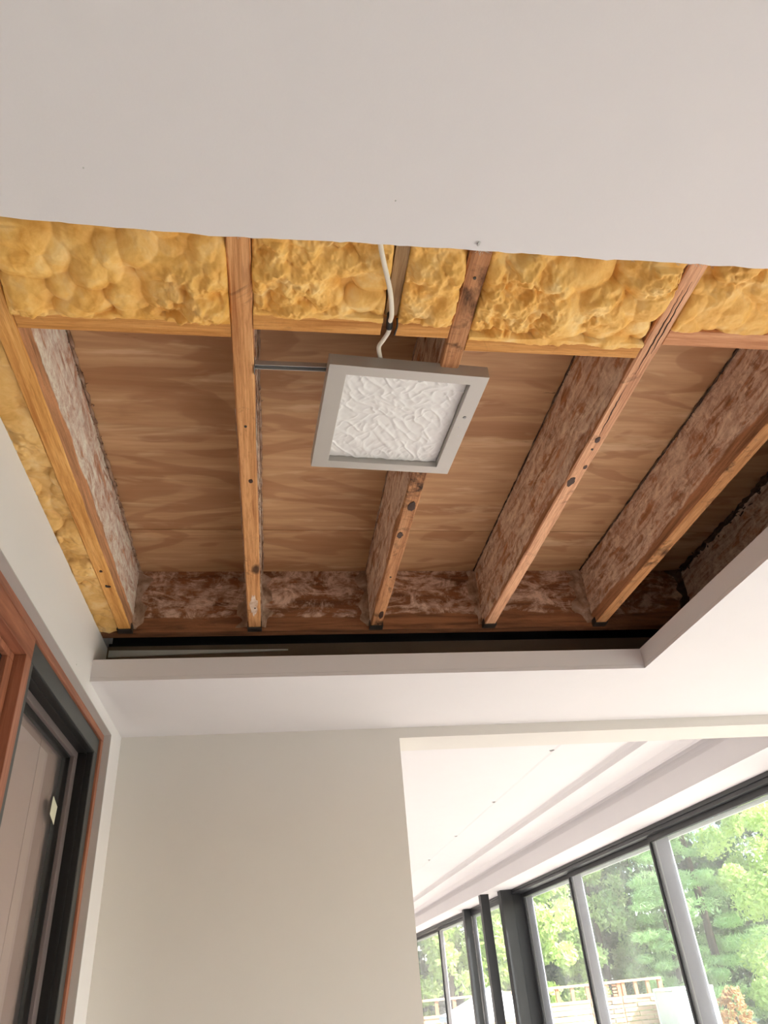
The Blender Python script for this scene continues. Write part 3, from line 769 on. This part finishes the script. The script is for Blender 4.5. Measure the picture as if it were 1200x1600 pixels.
# wooden sash nearer the camera
s2 = part('sash', M['redwood'], [((-0.612, 0.95, 0.716), (-0.66, 1.7195, 0.7335)), ((-0.612, 1.678, zb), (-0.66, 1.7195, 0.7155))], label='redwood sash')
part('bead', M['jet'], [((-0.625, 0.95, 0.706), (-0.66, 1.678, 0.7155)), ((-0.625, 1.668, zb), (-0.66, 1.6778, 0.7055))], s2, 0)
part('glass', M['glass_dark'], [((-0.640, 0.95, zb), (-0.646, 1.6678, 0.7055))], s2, 0)
part('reflection_sheet', M['reflection_sheet'], [((-0.690, 0.92, zb), (-0.694, 1.72, 0.73))], win, 0)

# ------------------------------------------------------------------ long glazing in the right wall (windows 2..)
def panel_unit(n, y0, y1, stiles):
    t = empty('window_%d' % n, (XW, (y0 + y1) / 2, ZF)); t['kind'] = 'structure'
    part('head_track', M['black_metal'], [((XW - 0.006, y0, ZH - 0.024), (XW + 0.15, y1, ZH - 0.001))], t)
    part('head_track', M['black_metal'], [((XW + 0.003, y0, ZH - 0.048), (XW + 0.15, y1, ZH - 0.0245))], t)
    part('jamb', M['black_metal'], [((XW, y0, zb), (XW + 0.14, y0 + 0.04, ZH - 0.0485))], t)
    part('jamb', M['black_metal'], [((XW, y1 - 0.04, zb), (XW + 0.14, y1, ZH - 0.0485))], t)
    ho = ZH - 0.0485; E = [y0 + 0.041] + list(stiles) + [y1 - 0.041]
    for i in range(len(E) - 1):
        a, b = E[i], E[i + 1]; x = XW + 0.006 + 0.034 * i
        s = part('sash', M['black_metal'], [((x, a, ho - 0.034), (x + 0.030, b, ho)), ((x, a, zb), (x + 0.030, a + 0.024, ho - 0.0345)), ((x, b - 0.024, zb), (x + 0.030, b, ho - 0.0345)), ((x, a + 0.0245, zb), (x + 0.030, b - 0.0245, zb + 0.08))], t)
        part('glass', M['glass'], [((x + 0.012, a + 0.025, zb + 0.081), (x + 0.018, b - 0.025, ho - 0.035))], s, 0)
        part('screen_frame', M['light_metal'], [((x + 0.0305, b - 0.23, zb), (x + 0.0385, b, ho - 0.0345))], s, 0.001)
        part('top_rail', M['white_vinyl'], [((x + 0.0305, a, ho - 0.060), (x + 0.0385, b - 0.2305, ho - 0.0345))], s, 0.001)
        part('stile_edge', M['white_vinyl'], [((x + 0.0300, b - 0.050, zb), (x + 0.0304, b - 0.036, ho - 0.0345))], s, 0)
    return t
panel_unit(2, -1.29, 1.3, (0.0,))
panel_unit(3, 1.4, 8.42, (3.35, 5.12, 6.85))
panel_unit(4, 8.62, 15.4, (10.45, 12.75))
m = MB(); m.box((XW - 0.13, 8.36, zb), (XW - 0.002, 8.48, ZH - 0.001)); struct(m.build('trim_5', M['black_metal'], bevel=0.003))
m = MB(); m.box((XW - 0.09, 10.30, zb), (XW - 0.002, 10.40, ZH - 0.001)); struct(m.build('trim_6', M['black_metal'], bevel=0.003))
m = MB(); m.box((2.252, 8.66, ZF + 0.001), (2.345, 8.75, ZH - 0.001)); tag(m.build('post', M['black_metal'], bevel=0.003), 'free standing thin dark square post in front of the far windows', 'post')

# ------------------------------------------------------------------ garden
ZG = -2.1
m = MB(); m.box((XW + 0.2, -12, ZG - 0.3), (60, 55, ZG)); tag(m.build('lawn', M['grass']), None, None, None, 'structure')
m = MB(); m.box((XW + 0.17, -6, ZG), (7.5, 18.5, ZF - 0.12)); struct(m.build('patio', M['paving']))

# fence at y = 20
YF = 20.0
fn = empty('fence', (6.5, YF, ZG)); tag(fn, 'cedar fence of horizontal slats with an open row along the top, behind the patio', 'fence')
slat_mesh = {}
def slat(x0, x1, z0, z1, y, mat=M['fence'], name='slat', th=0.02, lab=None):
    m = MB(); m.box((x0, y, z0), (x1, y + th, z1)); return m.build(name, mat, fn, bevel=0.0)
zt0 = -0.40
def ztop(x): return -0.29 + 0.03 * (x - 3.5) / 6
x = 3.0
secs = [(2.9, 4.7), (4.72, 6.3), (6.32, 7.55), (7.57, 8.35), (8.37, 9.42)]
for si, (a, b) in enumerate(secs):
    zt = ztop((a + b) / 2)
    slat(a - 0.01, b + 0.01, zt, zt + 0.05, YF - 0.06, M['fence'], 'cap_board', 0.14)
    slat(a, b, zt - 0.33, zt - 0.27, YF - 0.02, M['fence'], 'rail', 0.05)
    k = max(2, round((b - a) / 0.42))
    for i in range(k + 1):
        xx = a + 0.03 + (b - a - 0.1) * i / k
        slat(xx, xx + 0.08, zt - 0.27, zt, YF - 0.02, M['fence_red'], 'upright', 0.06)
    if si == 3:
        for r in range(4):
            for c in range(4):
                slat(a + 0.02 + c * 0.19, a + 0.13 + c * 0.19, zt - 0.065 * r - 0.06, zt - 0.065 * r - 0.02, YF + 0.0, M['fence_red'], 'lattice_block', 0.02)
    z = zt - 0.33; r = 0
    while z > ZG + 0.1:
        h = 0.09 if si >= 3 else 0.115
        z -= h
        n = 3 if si >= 3 else 1
        for q in range(n):
            xa = a + (b - a) * q / n; xb = a + (b - a) * (q + 1) / n
            slat(xa, xb - 0.004, z + 0.012 + rnd.uniform(-0.004, 0.004), z + h, YF + (0.012 if (q + r) % 2 else -0.012) * (si >= 3) + rnd.uniform(0, 0.004))
        r += 1
for xx in (2.92, 4.71, 6.31, 7.56, 8.36, 9.42):
    m = MB(); m.box((xx - 0.05, YF + 0.025, ZG), (xx + 0.05, YF + 0.12, ztop(xx) - 0.001)); m.build('fence_post', M['fence_red'], fn)

# white gabled canopy
cn = empty('canopy', (4.0, 17.0, ZG)); tag(cn, 'white peaked garden canopy standing in front of the fence', 'canopy')
cx0, cx1, cy0, cy1 = 3.45, 5.25, 16.1, 17.9; px, py = 4.38, 17.0; pz = -0.08; ez = -0.52
m = MB(); cs = [(cx0, cy0), (cx1, cy0), (cx1, cy1), (cx0, cy1)]
N = 7
for i in range(4):
    a, b = cs[i], cs[(i + 1) % 4]
    k = len(m.v)
    for r in range(N + 1):
        t = r / N; zz = ez + (pz - ez) * (t ** 1.15)
        for s_ in (0, 1):
            q = (a, b)[s_]; m.v.append((q[0] + (px - q[0]) * t * 0.97, q[1] + (py - q[1]) * t * 0.97, zz))
    for r in range(N): m.f.append((k + 2 * r, k + 2 * r + 1, k + 2 * r + 3, k + 2 * r + 2)); m.mi.append(0)
    m.f.append((len(m.v), len(m.v) + 1, len(m.v) + 2, len(m.v) + 3)); m.mi.append(0)
    m.v += [(a[0], a[1], ez), (b[0], b[1], ez), (b[0], b[1], ez - 0.10), (a[0], a[1], ez - 0.10)]
rf = m.build('canopy_roof', M['canvas'], cn); so = rf.modifiers.new('thick', 'SOLIDIFY'); so.thickness = 0.006
for q in cs:
    m = MB(); sx = 0.03 if q[0] == cx0 else -0.07; sy = 0.03 if q[1] == cy0 else -0.07
    m.box((q[0] + sx, q[1] + sy, ZF - 0.12), (q[0] + sx + 0.04, q[1] + sy + 0.04, ez)); m.build('leg', M['white_vinyl'], cn)

# small greenhouse
gh = empty('greenhouse', (9.5, 19.0, ZG)); tag(gh, 'small white framed greenhouse with milky panels beside the end of the fence', 'greenhouse')
gx0, gx1, gy0, gy1, gz = 9.06, 10.0, 18.7, 19.7, -0.50
m = MB()
for xx in (gx0, (gx0 + gx1) / 2, gx1):
    for yy in (gy0, gy1): m.box((xx - 0.025, yy - 0.025, ZG), (xx + 0.025, yy + 0.025, gz))
for yy in (gy0, gy1): m.box((gx0 - 0.03, yy - 0.03, gz + 0.0005), (gx1 + 0.03, yy + 0.03, gz + 0.05))
for xx in (gx0, gx1): m.box((xx - 0.03, gy0, gz + 0.001), (xx + 0.03, gy1, gz + 0.049))
m.build('frame', M['white_vinyl'], gh)
for a, b in (((gx0 + 0.03, gy0 - 0.005, ZG + 0.05), (gx0 + 0.44, gy0 + 0.005, gz - 0.01)), ((gx0 + 0.50, gy0 - 0.005, ZG + 0.05), (gx1 - 0.03, gy0 + 0.005, gz - 0.01)), ((gx0 - 0.005, gy0 + 0.03, ZG + 0.05), (gx0 + 0.005, gy1 - 0.03, gz - 0.01)), ((gx0, gy0, gz + 0.051), (gx1, gy1, gz + 0.058)), ((gx1 - 0.005, gy0 + 0.03, ZG + 0.05), (gx1 + 0.005, gy1 - 0.03, gz - 0.01))):
    m = MB(); m.box(a, b); m.build('panel', M['poly'], gh)
m = MB(); m.tube([(gx0 + 0.05, gy0 - 0.012, -1.5), (gx0 + 0.42, gy0 - 0.012, -0.65)], 0.012, 6); m.build('brace', M['white_vinyl'], gh)

# trees
def leaves(cent, nrm, size, R, aspect=0.55):
    """one folded leaf (two triangles) per centre"""
    n = len(cent)
    d = R.normal(size=(n, 3)); d /= np.linalg.norm(d, axis=1)[:, None]
    d = d + nrm * 0.3; d /= np.linalg.norm(d, axis=1)[:, None]
    e = np.cross(d, nrm + R.normal(size=(n, 3)) * 0.5); e /= np.linalg.norm(e, axis=1)[:, None] + 1e-9
    s = size * R.uniform(0.6, 1.3, (n, 1)); V = np.empty((n, 4, 3))
    V[:, 0] = cent - d * s; V[:, 1] = cent + e * s * aspect + nrm * s * 0.15; V[:, 2] = cent + d * s; V[:, 3] = cent - e * s * aspect + nrm * s * 0.15
    F = np.arange(n * 4).reshape(n, 4)
    return V.reshape(-1, 3), F
def tree(x, y, h, rad, n, size, mat, label, seed, pine_=False, z0=ZG, cat='tree', name='tree', low=0.05, group=None):
    R = np.random.default_rng(seed)
    t = empty(name, (x, y, z0)); tag(t, label, cat, group)
    m = MB(); m.tube([(x, y, z0), (x + 0.05, y, z0 + h * 0.4), (x, y + 0.05, z0 + h * 0.85)], [rad * 0.09, rad * 0.06, rad * 0.02], 8); m.build('trunk', M['trunk'], t, smooth=True, fix=False)
    # crown = many round clumps, leaves on their outsides
    K = 70 if not pine_ else 90
    cl = []
    for i in range(K):
        a = R.uniform(0, 6.283); zz = R.uniform(low, 1.0)
        if pine_: rr = rad * (1.05 - zz * 0.75) * R.uniform(0.35, 1)
        else: rr = rad * math.sqrt(max(0.05, 1 - ((zz - 0.45) / 0.6) ** 2)) * R.uniform(0.45, 1)
        cl.append((x + rr * math.cos(a), y + rr * math.sin(a), z0 + h * zz, R.uniform(0.14, 0.3) * rad * (0.8 if pine_ else 1)))
    cl = np.array(cl); k = R.integers(0, K, n); c = cl[k]
    d = R.normal(size=(n, 3)); d /= np.linalg.norm(d, axis=1)[:, None]
    if pine_: sc = np.array([1.3, 1.3, 0.45])
    else: sc = np.array([1, 1, 0.85])
    P = c[:, :3] + d * sc * c[:, 3:4] * (R.uniform(0.55, 1.08, (n, 1)))
    nr = d.copy(); nr[:, 2] += 0.6; nr /= np.linalg.norm(nr, axis=1)[:, None]
    V, F = leaves(P, nr, size, R, 0.5 if not pine_ else 0.12)
    o = np_mesh('foliage', V, F, mat, t, (x, y, z0), smooth=False); o['kind'] = 'stuff'
    return t
TR = [(5.0, 24.0, 6.4, 1.7, 15000, 0.085, 'leaf_a', 'bright green leafy tree behind the white canopy', False),
      (7.6, 23.6, 6.8, 1.7, 16000, 0.085, 'leaf_a', 'bright climbing green tree behind the middle of the fence', False),
      (10.0, 24.8, 5.6, 1.8, 20000, 0.085, 'leaf_b', 'mid green tree over the right end of the fence', False),
      (11.2, 22.6, 5.5, 1.35, 20000, 0.10, 'needle', 'soft pale pine tree beside the greenhouse', True),
      (12.6, 22.9, 8.6, 1.9, 30000, 0.10, 'needle', 'tall pale green pine in the rightmost window pane', True),
      (14.6, 20.8, 8.2, 2.1, 34000, 0.075, 'leaf_a', 'bright broadleaf tree at the right edge, seen through glass', False),
      (19.5, 22.5, 9.0, 2.4, 18000, 0.10, 'leaf_b', 'tall green tree beyond the right edge of the glazing', False)]
for i, q in enumerate(TR): tree(q[0], q[1], q[2], q[3], q[4], q[5], M[q[6]], q[7], 20 + i, q[8])
BK = ['dark backing tree behind the white canopy', 'dark backing tree behind the fence', 'dark backing tree behind the greenhouse', 'dark backing tree behind the tall pine', 'dark backing tree at the far right']
for i, x in enumerate((6.0, 10.0, 14.2, 18.4, 23.0)):
    tree(x, 27.5, 8.0 + 0.7 * i, 3.2, 20000, 0.15, M['leaf_d'], BK[i], 60 + i)
tree(10.75, 19.3, 1.5, 0.42, 1500, 0.06, M['dry'], 'dry orange brown shrub beside the greenhouse', 90, False, ZG, 'shrub', 'shrub')
